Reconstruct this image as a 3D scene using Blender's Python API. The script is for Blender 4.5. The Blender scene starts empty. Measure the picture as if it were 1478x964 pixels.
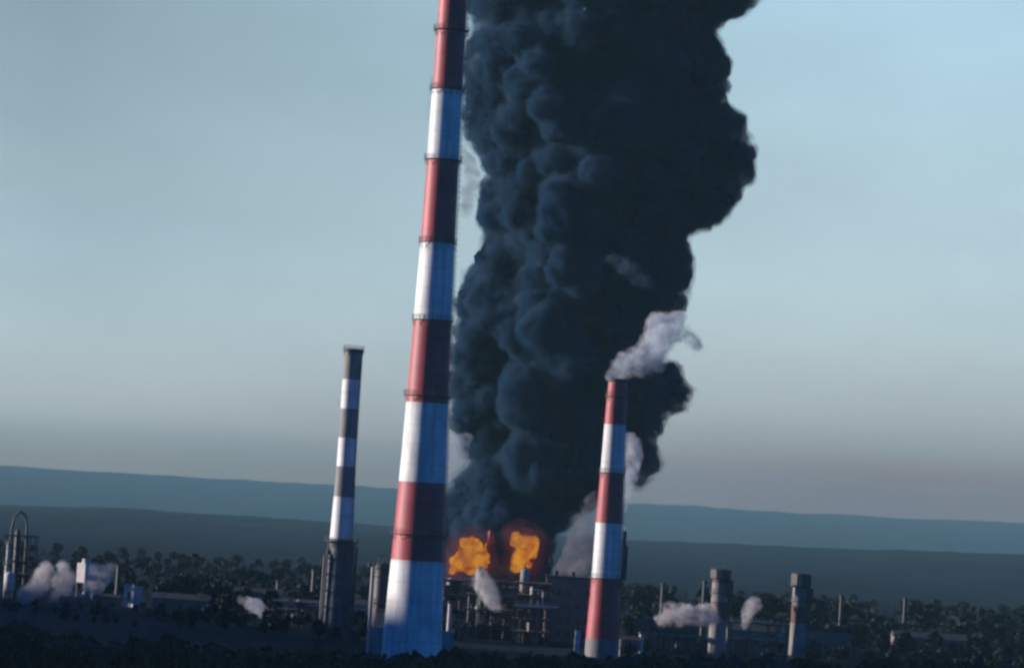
import bpy, bmesh, math, random
import numpy as np
from mathutils import Vector, Matrix, noise

S = bpy.context.scene
COL = S.collection
rnd = random.Random(7)
PI = math.pi

# ------------------------------------------------------------------ camera
EYE = 40.0
FPX = 5090.0
ROLL = math.radians(3.6)
PITCH = math.atan(252.5 / FPX)
f_ = Vector((0, math.cos(PITCH), math.sin(PITCH)))
U0 = Vector((0, -math.sin(PITCH), math.cos(PITCH)))
R0 = Vector((1, 0, 0))
r_ = math.cos(ROLL) * R0 + math.sin(ROLL) * U0
u_ = -math.sin(ROLL) * R0 + math.cos(ROLL) * U0
cam = bpy.data.cameras.new('camera')
co = bpy.data.objects.new('camera', cam)
COL.objects.link(co)
co.matrix_world = Matrix(((r_.x, u_.x, -f_.x, 0), (r_.y, u_.y, -f_.y, 0), (r_.z, u_.z, -f_.z, EYE), (0, 0, 0, 1)))
cam.sensor_width = 36
cam.lens = FPX / 1478 * 36
cam.clip_start = 0.5
cam.clip_end = 60000
S.camera = co

# ------------------------------------------------------------------ light
SUN_EL = math.radians(9.0)
SUN_AZ = math.radians(11.5)      # a little beyond due left of the view
sdir = Vector((-math.cos(SUN_AZ) * math.cos(SUN_EL), math.sin(SUN_AZ) * math.cos(SUN_EL), math.sin(SUN_EL)))
W_ = bpy.data.worlds.new('World')
S.world = W_
W_.use_nodes = True
nt = W_.node_tree
bg = nt.nodes['Background']
sky = nt.nodes.new('ShaderNodeTexSky')
sky.sky_type = 'NISHITA'
sky.sun_disc = False
sky.sun_elevation = SUN_EL
sky.sun_rotation = math.atan2(sdir.x, sdir.y)
sky.altitude = 0
sky.air_density = 1.0
sky.dust_density = 0.3
sky.ozone_density = 4.0
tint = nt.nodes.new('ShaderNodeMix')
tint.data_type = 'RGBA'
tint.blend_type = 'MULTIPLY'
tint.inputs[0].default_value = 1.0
# the sky is pale low over the works (a little paler to the right); dimmed to deep blue overhead and out of view, to shape the fill light
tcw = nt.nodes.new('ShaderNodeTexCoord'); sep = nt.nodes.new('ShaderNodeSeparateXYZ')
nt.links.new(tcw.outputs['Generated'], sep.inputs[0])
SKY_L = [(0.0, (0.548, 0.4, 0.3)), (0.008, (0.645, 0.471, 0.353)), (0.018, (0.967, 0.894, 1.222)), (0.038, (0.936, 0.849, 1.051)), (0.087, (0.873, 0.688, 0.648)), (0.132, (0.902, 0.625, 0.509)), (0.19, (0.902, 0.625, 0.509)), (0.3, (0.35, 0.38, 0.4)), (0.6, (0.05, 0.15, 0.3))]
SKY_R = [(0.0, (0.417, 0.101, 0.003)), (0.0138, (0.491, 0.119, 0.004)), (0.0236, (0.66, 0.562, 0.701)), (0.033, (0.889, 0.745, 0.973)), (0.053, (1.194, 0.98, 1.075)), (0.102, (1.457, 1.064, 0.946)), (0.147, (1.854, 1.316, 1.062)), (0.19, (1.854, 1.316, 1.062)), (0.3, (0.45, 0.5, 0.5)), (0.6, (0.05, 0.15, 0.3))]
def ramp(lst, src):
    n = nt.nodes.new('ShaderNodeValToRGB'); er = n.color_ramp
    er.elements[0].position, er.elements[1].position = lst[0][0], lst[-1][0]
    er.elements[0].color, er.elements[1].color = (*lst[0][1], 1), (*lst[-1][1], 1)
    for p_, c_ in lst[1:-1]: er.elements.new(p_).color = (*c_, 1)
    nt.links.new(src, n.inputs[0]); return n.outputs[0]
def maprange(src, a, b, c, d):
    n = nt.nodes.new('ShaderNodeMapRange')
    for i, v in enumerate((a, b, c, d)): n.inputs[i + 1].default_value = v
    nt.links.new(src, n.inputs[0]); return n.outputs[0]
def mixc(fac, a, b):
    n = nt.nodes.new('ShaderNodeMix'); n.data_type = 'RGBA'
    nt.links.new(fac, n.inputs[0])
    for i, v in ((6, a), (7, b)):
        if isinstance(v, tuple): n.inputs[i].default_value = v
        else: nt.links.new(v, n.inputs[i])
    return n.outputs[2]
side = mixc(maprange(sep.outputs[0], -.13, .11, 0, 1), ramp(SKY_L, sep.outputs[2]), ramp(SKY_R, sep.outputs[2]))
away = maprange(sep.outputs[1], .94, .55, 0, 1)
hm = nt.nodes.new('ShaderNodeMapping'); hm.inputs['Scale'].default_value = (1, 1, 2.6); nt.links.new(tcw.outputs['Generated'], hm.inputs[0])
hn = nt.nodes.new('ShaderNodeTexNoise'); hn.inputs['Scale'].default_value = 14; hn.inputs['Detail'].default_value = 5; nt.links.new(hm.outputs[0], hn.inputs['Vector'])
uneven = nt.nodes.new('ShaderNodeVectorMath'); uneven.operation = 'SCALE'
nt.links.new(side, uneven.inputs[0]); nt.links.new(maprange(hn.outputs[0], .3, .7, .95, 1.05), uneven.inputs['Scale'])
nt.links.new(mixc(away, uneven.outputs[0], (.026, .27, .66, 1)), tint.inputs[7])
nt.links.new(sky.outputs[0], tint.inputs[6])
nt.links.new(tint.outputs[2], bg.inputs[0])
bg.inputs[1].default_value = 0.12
sl = bpy.data.lights.new('sun', 'SUN')
sl.energy = 4.3
sl.angle = math.radians(0.5)
sl.color = (1.0, 0.91, 0.84)
so = bpy.data.objects.new('sun', sl)
COL.objects.link(so)
so.rotation_euler = (-sdir).to_track_quat('-Z', 'Y').to_euler()
so.location = (-300, 200, 400)

vs = S.view_settings
vs.view_transform = 'Standard'
vs.look = 'None'
vs.exposure = 1.1
vs.gamma = 1.0
vs.use_curve_mapping = False
cy = S.cycles
cy.filter_width = 2.8
cy.max_bounces = 6
cy.volume_bounces = 2
cy.transparent_max_bounces = 16
cy.use_denoising = True

# ------------------------------------------------------------------ picture <-> place
def W(px, py, D):
    d = f_ + r_ * ((px - 739) / FPX) + u_ * ((482 - py) / FPX)
    k = D / d.y
    return Vector((d.x * k, D, EYE + d.z * k))

def gx(px, D, z=0.0):
    """x of the point at depth D and height z that lies in picture column px"""
    py = 735.0
    for _ in range(6):
        p = W(px, py, D)
        py += (p.z - z) * FPX / D
    return W(px, py, D).x

def hz(px, py, D):
    return W(px, py, D).z

# ------------------------------------------------------------------ materials
def mat(name, col, rough=0.7, col2=None, scale=1.0, metal=0.0, detail=6, stretch=None, bump=0.0, spec=0.3, lo=0.35, hi=0.65):
    m = bpy.data.materials.new(name)
    m.use_nodes = True
    t = m.node_tree
    b = t.nodes['Principled BSDF']
    b.inputs['Base Color'].default_value = (*col, 1)
    b.inputs['Roughness'].default_value = rough
    b.inputs['Metallic'].default_value = metal
    b.inputs['Specular IOR Level'].default_value = spec
    tc = t.nodes.new('ShaderNodeTexCoord')
    mp = t.nodes.new('ShaderNodeMapping')
    t.links.new(tc.outputs['Object'], mp.inputs[0])
    if stretch: mp.inputs['Scale'].default_value = stretch
    nz = t.nodes.new('ShaderNodeTexNoise')
    nz.inputs['Scale'].default_value = scale
    nz.inputs['Detail'].default_value = detail
    nz.inputs['Roughness'].default_value = 0.65
    t.links.new(mp.outputs[0], nz.inputs['Vector'])
    if col2 is not None:
        rp = t.nodes.new('ShaderNodeValToRGB')
        rp.color_ramp.elements[0].position = lo
        rp.color_ramp.elements[0].color = (*col2, 1)
        rp.color_ramp.elements[1].position = hi
        rp.color_ramp.elements[1].color = (*col, 1)
        t.links.new(nz.outputs[0], rp.inputs[0])
        t.links.new(rp.outputs[0], b.inputs['Base Color'])
    if bump:
        bp = t.nodes.new('ShaderNodeBump')
        bp.inputs['Distance'].default_value = bump
        t.links.new(nz.outputs[0], bp.inputs['Height'])
        t.links.new(bp.outputs[0], b.inputs['Normal'])
    return m

def vol_mat(name, col, density, emit=None, estr=0.0, aniso=0.0, noisy=None, step=.05):
    m = bpy.data.materials.new(name)
    m.use_nodes = True
    t = m.node_tree
    t.nodes.remove(t.nodes['Principled BSDF'])
    v = t.nodes.new('ShaderNodeVolumePrincipled')
    v.inputs['Color'].default_value = (*col, 1)
    v.inputs['Density'].default_value = density
    v.inputs['Anisotropy'].default_value = aniso
    if emit:
        v.inputs['Emission Color'].default_value = (*emit, 1)
        v.inputs['Emission Strength'].default_value = estr
    if noisy:     # (scale, low, high): uneven density
        tc = t.nodes.new('ShaderNodeTexCoord'); nz = t.nodes.new('ShaderNodeTexNoise')
        nz.inputs['Scale'].default_value = noisy[0]; nz.inputs['Detail'].default_value = 5; nz.inputs['Roughness'].default_value = .62
        nz.inputs['Distortion'].default_value = .4
        t.links.new(tc.outputs['Object'], nz.inputs['Vector'])
        mr = t.nodes.new('ShaderNodeMapRange'); mr.inputs[1].default_value = noisy[1]; mr.inputs[2].default_value = noisy[2]
        mr.inputs[3].default_value = 0; mr.inputs[4].default_value = density
        t.links.new(nz.outputs[0], mr.inputs[0]); t.links.new(mr.outputs[0], v.inputs['Density'])
        if emit:
            mr2 = t.nodes.new('ShaderNodeMapRange'); mr2.inputs[1].default_value = noisy[1]; mr2.inputs[2].default_value = noisy[2]
            mr2.inputs[3].default_value = 0; mr2.inputs[4].default_value = estr
            t.links.new(nz.outputs[0], mr2.inputs[0]); t.links.new(mr2.outputs[0], v.inputs['Emission Strength'])
        m.cycles.volume_step_rate = step
    t.links.new(v.outputs[0], t.nodes['Material Output'].inputs['Volume'])
    return m

M_white = mat('white_paint', (.66, .66, .65), .6, (.36, .34, .32), .9, stretch=(1, 1, .05), lo=.28, hi=.58)
M_red = mat('red_paint', (.40, .042, .055), .55, (.20, .035, .045), .9, stretch=(1, 1, .05), lo=.28, hi=.6)
def pour_joints(m, pitch=2.5):
    """faint dirty rings where the concrete lifts meet, and blotches of soot"""
    t = m.node_tree; b = t.nodes['Principled BSDF']; src = b.inputs['Base Color'].links[0].from_socket
    tc = t.nodes.new('ShaderNodeTexCoord'); sp = t.nodes.new('ShaderNodeSeparateXYZ'); t.links.new(tc.outputs['Object'], sp.inputs[0])
    mo = t.nodes.new('ShaderNodeMath'); mo.operation = 'PINGPONG'; mo.inputs[1].default_value = pitch; t.links.new(sp.outputs[2], mo.inputs[0])
    mr = t.nodes.new('ShaderNodeMapRange'); mr.inputs[1].default_value = 0; mr.inputs[2].default_value = .22; mr.inputs[3].default_value = .72; mr.inputs[4].default_value = 1
    t.links.new(mo.outputs[0], mr.inputs[0])
    nz = t.nodes.new('ShaderNodeTexNoise'); nz.inputs['Scale'].default_value = .16; nz.inputs['Detail'].default_value = 7; t.links.new(tc.outputs['Object'], nz.inputs['Vector'])
    m2 = t.nodes.new('ShaderNodeMapRange'); m2.inputs[1].default_value = .3; m2.inputs[2].default_value = .6; m2.inputs[3].default_value = .70; m2.inputs[4].default_value = 1
    t.links.new(nz.outputs[0], m2.inputs[0])
    mu = t.nodes.new('ShaderNodeMath'); mu.operation = 'MULTIPLY'; t.links.new(mr.outputs[0], mu.inputs[0]); t.links.new(m2.outputs[0], mu.inputs[1])
    sc = t.nodes.new('ShaderNodeVectorMath'); sc.operation = 'SCALE'; t.links.new(src, sc.inputs[0]); t.links.new(mu.outputs[0], sc.inputs['Scale'])
    t.links.new(sc.outputs[0], b.inputs['Base Color'])
pour_joints(M_white); pour_joints(M_red)
M_faded = mat('faded_paint', (.20, .18, .17), .7, (.10, .10, .11), .6, stretch=(1, 1, .15))
M_conc = mat('concrete', (.30, .29, .28), .85, (.18, .17, .16), .4, stretch=(1, 1, .3))
M_darkmetal = mat('dark_steel', (.06, .06, .065), .6, (.035, .03, .03), 1.5)
M_steel = mat('grey_steel', (.15, .16, .17), .5, (.09, .09, .09), .8)
M_pale = mat('pale_cladding', (.55, .50, .48), .7, (.36, .31, .29), .5)
M_rust = mat('rusty_steel', (.11, .065, .055), .8, (.06, .04, .035), 1.0)
M_grime = mat('grimy_concrete', (.24, .21, .20), .85, (.13, .12, .12), .6, stretch=(1, 1, .2))
M_oldred = mat('old_red_paint', (.13, .05, .05), .8, (.07, .04, .045), .6, stretch=(1, 1, .2))
M_brick = mat('brick_wall', (.20, .13, .11), .85, (.13, .09, .08), 2.0)
M_glass = mat('dark_glazing', (.02, .022, .025), .2, spec=.5)
M_roof = mat('bitumen_roof', (.06, .06, .06), .9, (.04, .04, .04), 1.0)
M_bark = mat('bark', (.05, .038, .03), .9)
M_needle = mat('conifer_needles', (.018, .028, .016), .8, (.010, .016, .011), .9)
M_leaf = mat('broadleaf_foliage', (.030, .040, .018), .8, (.016, .024, .013), .9)
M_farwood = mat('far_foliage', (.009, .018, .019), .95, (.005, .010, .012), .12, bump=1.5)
M_black = mat('soot_smoke', (.0045, .0195, .054), 1.0, (.0022, .013, .038), .03, spec=0.0, bump=.8)
M_black.node_tree.nodes['Noise Texture'].inputs['Scale'].default_value = .05
M_steam = mat('steam_core', (.62, .60, .60), 1.0, (.5, .48, .48), .3, spec=0.0)
M_dim = mat('thin_steam_core', (.22, .21, .22), 1.0, (.14, .14, .16), .3, spec=0.0)
V_black = vol_mat('soot_veil', (.030, .075, .14), .9, noisy=(.16, .40, .62), step=.06)
V_black2 = vol_mat('soot_thin_veil', (.06, .11, .18), .20, noisy=(.10, .45, .68), step=.10)
V_steam = vol_mat('steam_veil', (.64, .58, .57), .50, noisy=(.42, .42, .66), step=.35)
V_steam2 = vol_mat('steam_thin_veil', (.75, .74, .76), .22, noisy=(.30, .42, .66), step=.35)

# ------------------------------------------------------------------ mesh builder
class MB:
    def __init__(s): s.v, s.f, s.m, s.sm = [], [], [], []
    def add(s, vs, fs, mi=0, sm=False):
        o = len(s.v); s.v += [tuple(p) for p in vs]
        for q in fs:
            s.f.append(tuple(o + i for i in q)); s.m.append(mi); s.sm.append(sm)
    def box(s, c, d, rz=0, mi=0):
        cs, sn = math.cos(rz), math.sin(rz)
        vs = []
        for k in (-1, 1):
            for j in (-1, 1):
                for i in (-1, 1):
                    x, y = i * d[0] / 2, j * d[1] / 2
                    vs.append((c[0] + x * cs - y * sn, c[1] + x * sn + y * cs, c[2] + k * d[2] / 2))
        s.add(vs, [(0, 2, 3, 1), (4, 5, 7, 6), (0, 1, 5, 4), (2, 6, 7, 3), (0, 4, 6, 2), (1, 3, 7, 5)], mi)
    def bar(s, a, b, r0, r1=None, n=8, mi=0, sm=True, cap=True):
        a, b = Vector(a), Vector(b)
        r1 = r0 if r1 is None else r1
        q = (b - a).normalized().to_track_quat('Z', 'Y')
        vs = []
        for p, r in ((a, r0), (b, r1)):
            for i in range(n):
                t = 2 * PI * i / n
                vs.append(p + q @ Vector((r * math.cos(t), r * math.sin(t), 0)))
        s.add(vs, [(i, (i + 1) % n, n + (i + 1) % n, n + i) for i in range(n)], mi, sm)
        if cap:
            s.add(vs[:n], [tuple(reversed(range(n)))], mi)
            s.add(vs[n:], [tuple(range(n))], mi)
    def lathe(s, prof, n=32, c=(0, 0), mis=None, sm=True):
        """prof: list of (r, z); mis: material index per segment"""
        vs = []
        for r, z in prof:
            for i in range(n):
                t = 2 * PI * i / n
                vs.append((c[0] + r * math.cos(t), c[1] + r * math.sin(t), z))
        o = len(s.v); s.v += vs
        for k in range(len(prof) - 1):
            for i in range(n):
                j = (i + 1) % n
                s.f.append((o + k * n + i, o + k * n + j, o + (k + 1) * n + j, o + (k + 1) * n + i))
                s.m.append(mis[k] if mis else 0); s.sm.append(sm)
    def build(s, name, mats, parent=None, loc=(0, 0, 0)):
        me = bpy.data.meshes.new(name)
        me.from_pydata(s.v, [], s.f)
        for m in (mats if isinstance(mats, (list, tuple)) else [mats]): me.materials.append(m)
        me.polygons.foreach_set('material_index', s.m)
        me.polygons.foreach_set('use_smooth', s.sm)
        me.update()
        o = bpy.data.objects.new(name, me)
        COL.objects.link(o)
        o.location = loc
        if parent: o.parent = parent
        return o

def tag(o, label, cat, group=None, kind=None):
    if label: o['label'] = label
    if cat: o['category'] = cat
    if group: o['group'] = group
    if kind: o['kind'] = kind
    return o

def thing(name, loc, label, cat, group=None, rz=0, kind=None):
    o = bpy.data.objects.new(name, None)
    COL.objects.link(o)
    o.location = loc
    o.rotation_euler = (0, 0, rz)
    o.empty_display_size = 2
    return tag(o, label, cat, group, kind)

def copy_tree(o, parent=None):
    c = o.copy(); COL.objects.link(c)
    if parent: c.parent = parent
    for ch in o.children: copy_tree(ch, c)
    return c

def interp(x, xs, ys):
    return float(np.interp(x, xs, ys))

# ------------------------------------------------------------------ terrain
def sstep(a, b, x):
    t = min(1, max(0, (x - a) / (b - a))); return t * t * (3 - 2 * t)

MIDB = ([-600, 0, 100, 200, 400, 700, 925, 1056, 1250, 1478, 2000], [46, 41, 38, 34, 35, 36, 34, 30, 27, 19, 8])
FARA = ([-900, 0, 250, 500, 930, 1300, 1478, 2200], [14, 17, 16, 20, 20, 23, 27, 30])
def height(x, y):
    px = 739 + FPX * x / max(y, 300)
    z = 0.0
    z += 38.3 * (1 - sstep(0, 270, y)) if y > -50 else 38.3
    # two unseen hills added on the left to shade the works and near trees
    z += SHADE_HILL * math.exp(-((x + 1150) / 300) ** 2 / 2 - ((y - 900) / 620) ** 2 / 2)
    z += 106 * math.exp(-((x + 440) / 88) ** 2 / 2 - ((y - 660) / 130) ** 2 / 2)
    n = noise.fractal(Vector((x * .0013, y * .0013, 3.1)), 1.0, 2.0, 4)
    mid = EYE - interp(px, *MIDB) / FPX * 5000 + 1.5 * noise.noise(Vector((x * .008, y * .004, 9))) + 2.6 * noise.noise(Vector((x * .03, y * .01, 2)))
    far = EYE + interp(px, *FARA) / FPX * 15000 + 9 * noise.noise(Vector((x * .0012, 4.4, 0))) + 3 * noise.noise(Vector((x * .006, 7.4, 0))) + 5 * noise.noise(Vector((x * .02, 1.4, 0)))
    if y < 2600: return z
    if y < 5000: return z + mid * sstep(1400, 5000, y) ** 2 + (n * 3 - 1.5) * sstep(2600, 3400, y) * (1 - sstep(4300, 5000, y))
    if y < 7500: return mid * (1 - sstep(5000, 7500, y)) - 60 * sstep(5000, 7500, y)
    if y < 15000: return -60 + (far + 60) * sstep(7500, 15000, y) ** 1.0
    return far - 80 * sstep(15000, 20000, y)
SHADE_HILL = 200.0

def axis(pts):
    out = []
    for (a, b, st) in pts:
        n = max(1, int(round((b - a) / st)))
        out += [a + (b - a) * i / n for i in range(n)]
    out.append(pts[-1][1])
    return out
xs = axis([(-16000, -4000, 500), (-4000, -1000, 80), (-1000, 1000, 22), (1000, 4000, 80), (4000, 16000, 500)])
ys = axis([(-2500, -200, 230), (-200, 600, 25), (600, 2600, 50), (2600, 5600, 60), (5600, 12000, 200), (12000, 16000, 120), (16000, 24000, 800)])
b = MB()
b.v = [(x, y, height(x, y)) for y in ys for x in xs]
nx = len(xs)
b.f = [(j * nx + i, j * nx + i + 1, (j + 1) * nx + i + 1, (j + 1) * nx + i) for j in range(len(ys) - 1) for i in range(nx - 1)]
b.m = [0] * len(b.f); b.sm = [True] * len(b.f)
M_ground = mat('ground', (.011, .028, .038), .95, (.004, .013, .022), .012, detail=12, spec=.05, bump=6.0)
# forest texture with scattered paler fields and clearings
t = M_ground.node_tree
nz = t.nodes.new('ShaderNodeTexNoise'); nz.inputs['Scale'].default_value = .0022; nz.inputs['Detail'].default_value = 5
mp = t.nodes.new('ShaderNodeMapping'); mp.inputs['Scale'].default_value = (1, .22, 1)
tc = t.nodes.new('ShaderNodeTexCoord'); t.links.new(tc.outputs['Object'], mp.inputs[0]); t.links.new(mp.outputs[0], nz.inputs['Vector'])
rp = t.nodes.new('ShaderNodeValToRGB'); rp.color_ramp.elements[0].position = .60; rp.color_ramp.elements[1].position = .70
t.links.new(nz.outputs[0], rp.inputs[0])
mx = t.nodes.new('ShaderNodeMix'); mx.data_type = 'RGBA'
src = t.nodes['Principled BSDF'].inputs['Base Color'].links[0].from_socket
t.links.new(rp.outputs[0], mx.inputs[0]); t.links.new(src, mx.inputs[6]); mx.inputs[7].default_value = (.034, .052, .055, 1)
ns = t.nodes.new('ShaderNodeTexNoise'); ns.inputs['Scale'].default_value = .0009; ns.inputs['Detail'].default_value = 9; ns.inputs['Roughness'].default_value = .7
mp2 = t.nodes.new('ShaderNodeMapping'); mp2.inputs['Scale'].default_value = (2.5, .35, 1); t.links.new(tc.outputs['Object'], mp2.inputs[0]); t.links.new(mp2.outputs[0], ns.inputs['Vector'])
mr = t.nodes.new('ShaderNodeMapRange'); mr.inputs[1].default_value = .35; mr.inputs[2].default_value = .65; mr.inputs[3].default_value = .45; mr.inputs[4].default_value = 1.7; t.links.new(ns.outputs[0], mr.inputs[0])
sc = t.nodes.new('ShaderNodeVectorMath'); sc.operation = 'SCALE'; t.links.new(mx.outputs[2], sc.inputs[0]); t.links.new(mr.outputs[0], sc.inputs['Scale'])
t.links.new(sc.outputs[0], t.nodes['Principled BSDF'].inputs['Base Color'])
tag(b.build('terrain', M_ground), 'dark wooded plain rising to two hazy ridges behind the refinery', 'terrain', kind='structure')

# ------------------------------------------------------------------ haze
b = MB(); b.box((0, 10500, 150), (33000, 27500, 440))
tag(b.build('haze', vol_mat('haze_air', (.22, .41, .47), 5.2e-5)), 'bluish evening haze lying over the plain and the far ridges', 'haze', kind='stuff')

# ------------------------------------------------------------------ trees
def conifer_bm(h, r, seed, fine=1.0):
    R = random.Random(seed); b = MB()
    tiers = int(h * 1.9 * fine)
    for i in range(tiers):
        z = h * (.12 + .88 * i / tiers)
        rr = r * (1 - (i / tiers)) ** .85 * R.uniform(.75, 1.15) + .12
        n = max(4, int(11 * fine * (1 - .5 * i / tiers)))
        a0 = R.uniform(0, 6)
        for k in range(n):
            a = a0 + 2 * PI * k / n + R.uniform(-.3, .3)
            L = rr * R.uniform(.7, 1.15); w = .16 + L * .24; dz = -L * R.uniform(.15, .5)
            c, s_ = math.cos(a), math.sin(a)
            p = [(0, 0, z), (c * L * .55 - s_ * w, s_ * L * .55 + c * w, z + dz * .4), (c * L, s_ * L, z + dz), (c * L * .55 + s_ * w, s_ * L * .55 - c * w, z + dz * .4)]
            b.add(p, [(0, 1, 2), (0, 2, 3)])
            b.add([(c * L * .3, s_ * L * .3, z + .25), (c * L * .8, s_ * L * .8, z + dz * .7 + .25), (c * L * .75, s_ * L * .75, z + dz * .7 - .35), (c * L * .3, s_ * L * .3, z - .3)], [(0, 1, 2, 3)])
    b.add([(-.12, 0, h * .93), (.12, 0, h * .93), (0, 0, h * 1.03)], [(0, 1, 2)])
    return b
def broad_bm(h, r, seed, n=420, leaf=.55):
    R = random.Random(seed); b = MB()
    lobes = [(R.uniform(-.5, .5) * r, R.uniform(-.5, .5) * r, h * R.uniform(.45, .85), r * R.uniform(.35, .6)) for _ in range(8)]
    lobes.append((0, 0, h * .85, r * .45))
    for _ in range(n):
        lx, ly, lz, lr = R.choice(lobes)
        d = Vector((R.gauss(0, 1), R.gauss(0, 1), R.gauss(0, 1))).normalized() * lr * R.uniform(.55, 1.05)
        p = Vector((lx, ly, lz)) + d
        q = Vector((R.gauss(0, 1), R.gauss(0, 1), R.gauss(0, 1))).normalized()
        e = q.orthogonal().normalized() * leaf * R.uniform(.6, 1.5); g = q.cross(e).normalized() * leaf * R.uniform(.6, 1.3)
        b.add([p - e - g * .6, p + e * .9 - g, p + e + g * .8, p - e * .7 + g], [(0, 1, 2, 3)])
    return b
def trunk_bm(h, r, seed, limbs=4):
    R = random.Random(seed); b = MB()
    b.bar((0, 0, -.3), (0, 0, h), r, r * .25, 7)
    for i in range(limbs):
        z = h * R.uniform(.45, .8); a = R.uniform(0, 6.28); L = h * .22
        b.bar((0, 0, z), (math.cos(a) * L, math.sin(a) * L, z + L * .7), r * .35, r * .1, 5)
    return b
protos = []
for i in range(5):
    h = 15 + i * .7
    t_ = thing('pine_tree', (0, 0, 0), 'x', 'tree')
    conifer_bm(h, 2.7 + .25 * i, 50 + i, 1.0).build('crown', M_needle, t_)
    trunk_bm(h * .95, .22, i, 0).build('trunk', M_bark, t_)
    protos.append((t_, h))
for i in range(3):
    h = 13 + i
    t_ = thing('birch_tree', (0, 0, 0), 'x', 'tree')
    broad_bm(h, 3.6, 80 + i, 800, .42).build('crown', M_leaf, t_)
    trunk_bm(h * .8, .2, i + 9, 5).build('trunk', M_bark, t_)
    protos.append((t_, h))

# skyline of the nearest trees, measured along the bottom of the picture
FR_X = [-60, 0, 10, 28, 55, 80, 105, 135, 165, 190, 215, 245, 270, 300, 340, 400, 480, 560, 640, 739, 850, 950, 1100, 1250, 1400, 1540]
FR_Y = [888, 890, 897, 912, 896, 904, 905, 916, 925, 904, 918, 905, 924, 922, 930, 928, 934, 938, 932, 934, 940, 940, 946, 950, 950, 954]
used = set()
def place_tree(k, x, y, ztop, label):
    src, h = protos[k]
    if k in used: o = copy_tree(src)
    else: o = src; used.add(k)
    s = ztop / (h * 1.03)
    o.location = (x, y, 0); o.scale = (s * rnd.uniform(.9, 1.15), s * rnd.uniform(.9, 1.15), s); o.rotation_euler = (0, 0, rnd.uniform(0, 6.28))
    kind = 'pine' if k < 5 else 'birch'
    zone = next(n for lim, n in ((150, 'under the leftmost steam'), (300, 'under the square pale hut'), (440, 'under the thin steam left of the faded chimney'),
        (535, 'under the faded chimney'), (640, 'in front of the tall chimney foot'), (800, 'under the flames'), (920, 'in front of the right chimney foot'),
        (1090, 'under the masted short stack'), (1200, 'under the mastless short stack'), (1340, 'right of the short stacks'), (9999, 'in the bottom right corner')) if 739 + x / y * FPX + 12 < lim)
    tag(o, label or 'black ' + kind + ' treetop in the bottom row ' + zone, 'tree', 'trees in the dark wood in the foreground')
PEAKS = {10: 'tall dark pine with its tip at the very left edge of the picture', 55: 'dark pine rising in front of the leftmost pale steam',
         105: 'dark pine between the leftmost steam and the square pale hut', 190: 'pointed dark pine below the square pale hut',
         245: 'pointed dark pine just right of the square pale hut', 400: 'dark pine below the thin steam left of the blue banded chimney'}
for px, lab in PEAKS.items():
    D = 560; z = hz(px, interp(px, FR_X, FR_Y), D)
    place_tree({10: 0, 55: 1, 105: 2, 190: 3, 245: 4, 400: 1}[px], gx(px, D, z), D, z, lab)
px = -40.0
while px < 1520:
    D = rnd.uniform(545, 600)
    y0 = interp(px, FR_X, FR_Y) + rnd.choice([0, 2, 5, 8, 12])
    if px < 330: y0 += 9
    z = hz(px, y0, D)
    k = rnd.choice([0, 1, 2, 3, 4, 5, 6, 7]) if px < 330 else rnd.choice([0, 2, 4, 5, 6, 7, 5, 6])
    place_tree(k, gx(px, D, z), D, z, None)
    px += rnd.uniform(7, 15)
for k in range(len(protos)):
    if k not in used: place_tree(k, gx(700 + 30 * k, 570, 15), 570, 15, None)

def wood(name, spots, label, m, conif=.5, seed=1, leaf=1.0):
    """a far-off wood that reads as one mass: many crowns in one mesh"""
    R = random.Random(seed)
    bases = []
    for i in range(4):
        a = conifer_bm(12, 2.4, seed * 10 + i, .45); bases.append((a, 12.3))
    for i in range(4):
        a = broad_bm(10, 3.3 + .3 * i, seed * 10 + i, 170, leaf); bases.append((a, 10.5))
    V, F, o = [], [], 0
    for (x, y, zb, h) in spots:
        a, bh = bases[R.randrange(4)] if R.random() < conif else bases[4 + R.randrange(4)]
        av = np.array(a.v); s = h / bh; t = R.uniform(0, 6.28)
        c, s_ = math.cos(t), math.sin(t)
        v = np.stack([(av[:, 0] * c - av[:, 1] * s_) * s * 1.15 + x, (av[:, 0] * s_ + av[:, 1] * c) * s * 1.15 + y, av[:, 2] * s + zb], 1)
        V.append(v); F += [tuple(o + i for i in q) for q in a.f]; o += len(av)
    me = bpy.data.meshes.new(name); me.from_pydata(np.concatenate(V).tolist(), [], F); me.materials.append(m)
    ob = bpy.data.objects.new(name, me); COL.objects.link(ob)
    return tag(ob, label, 'wood', kind='stuff')
# dark mass below the fringe
sp = []
for _ in range(420):
    px = rnd.uniform(-90, 1570); D = rnd.uniform(560, 660)
    z = hz(px, interp(px, FR_X, FR_Y) + rnd.uniform(6, 26), D)
    sp.append((gx(px, D, z), D, 0, max(6, z)))
wood('foreground_wood', sp, 'black mass of trees filling the bottom of the picture', M_needle, .5, 3, .9)
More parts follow.
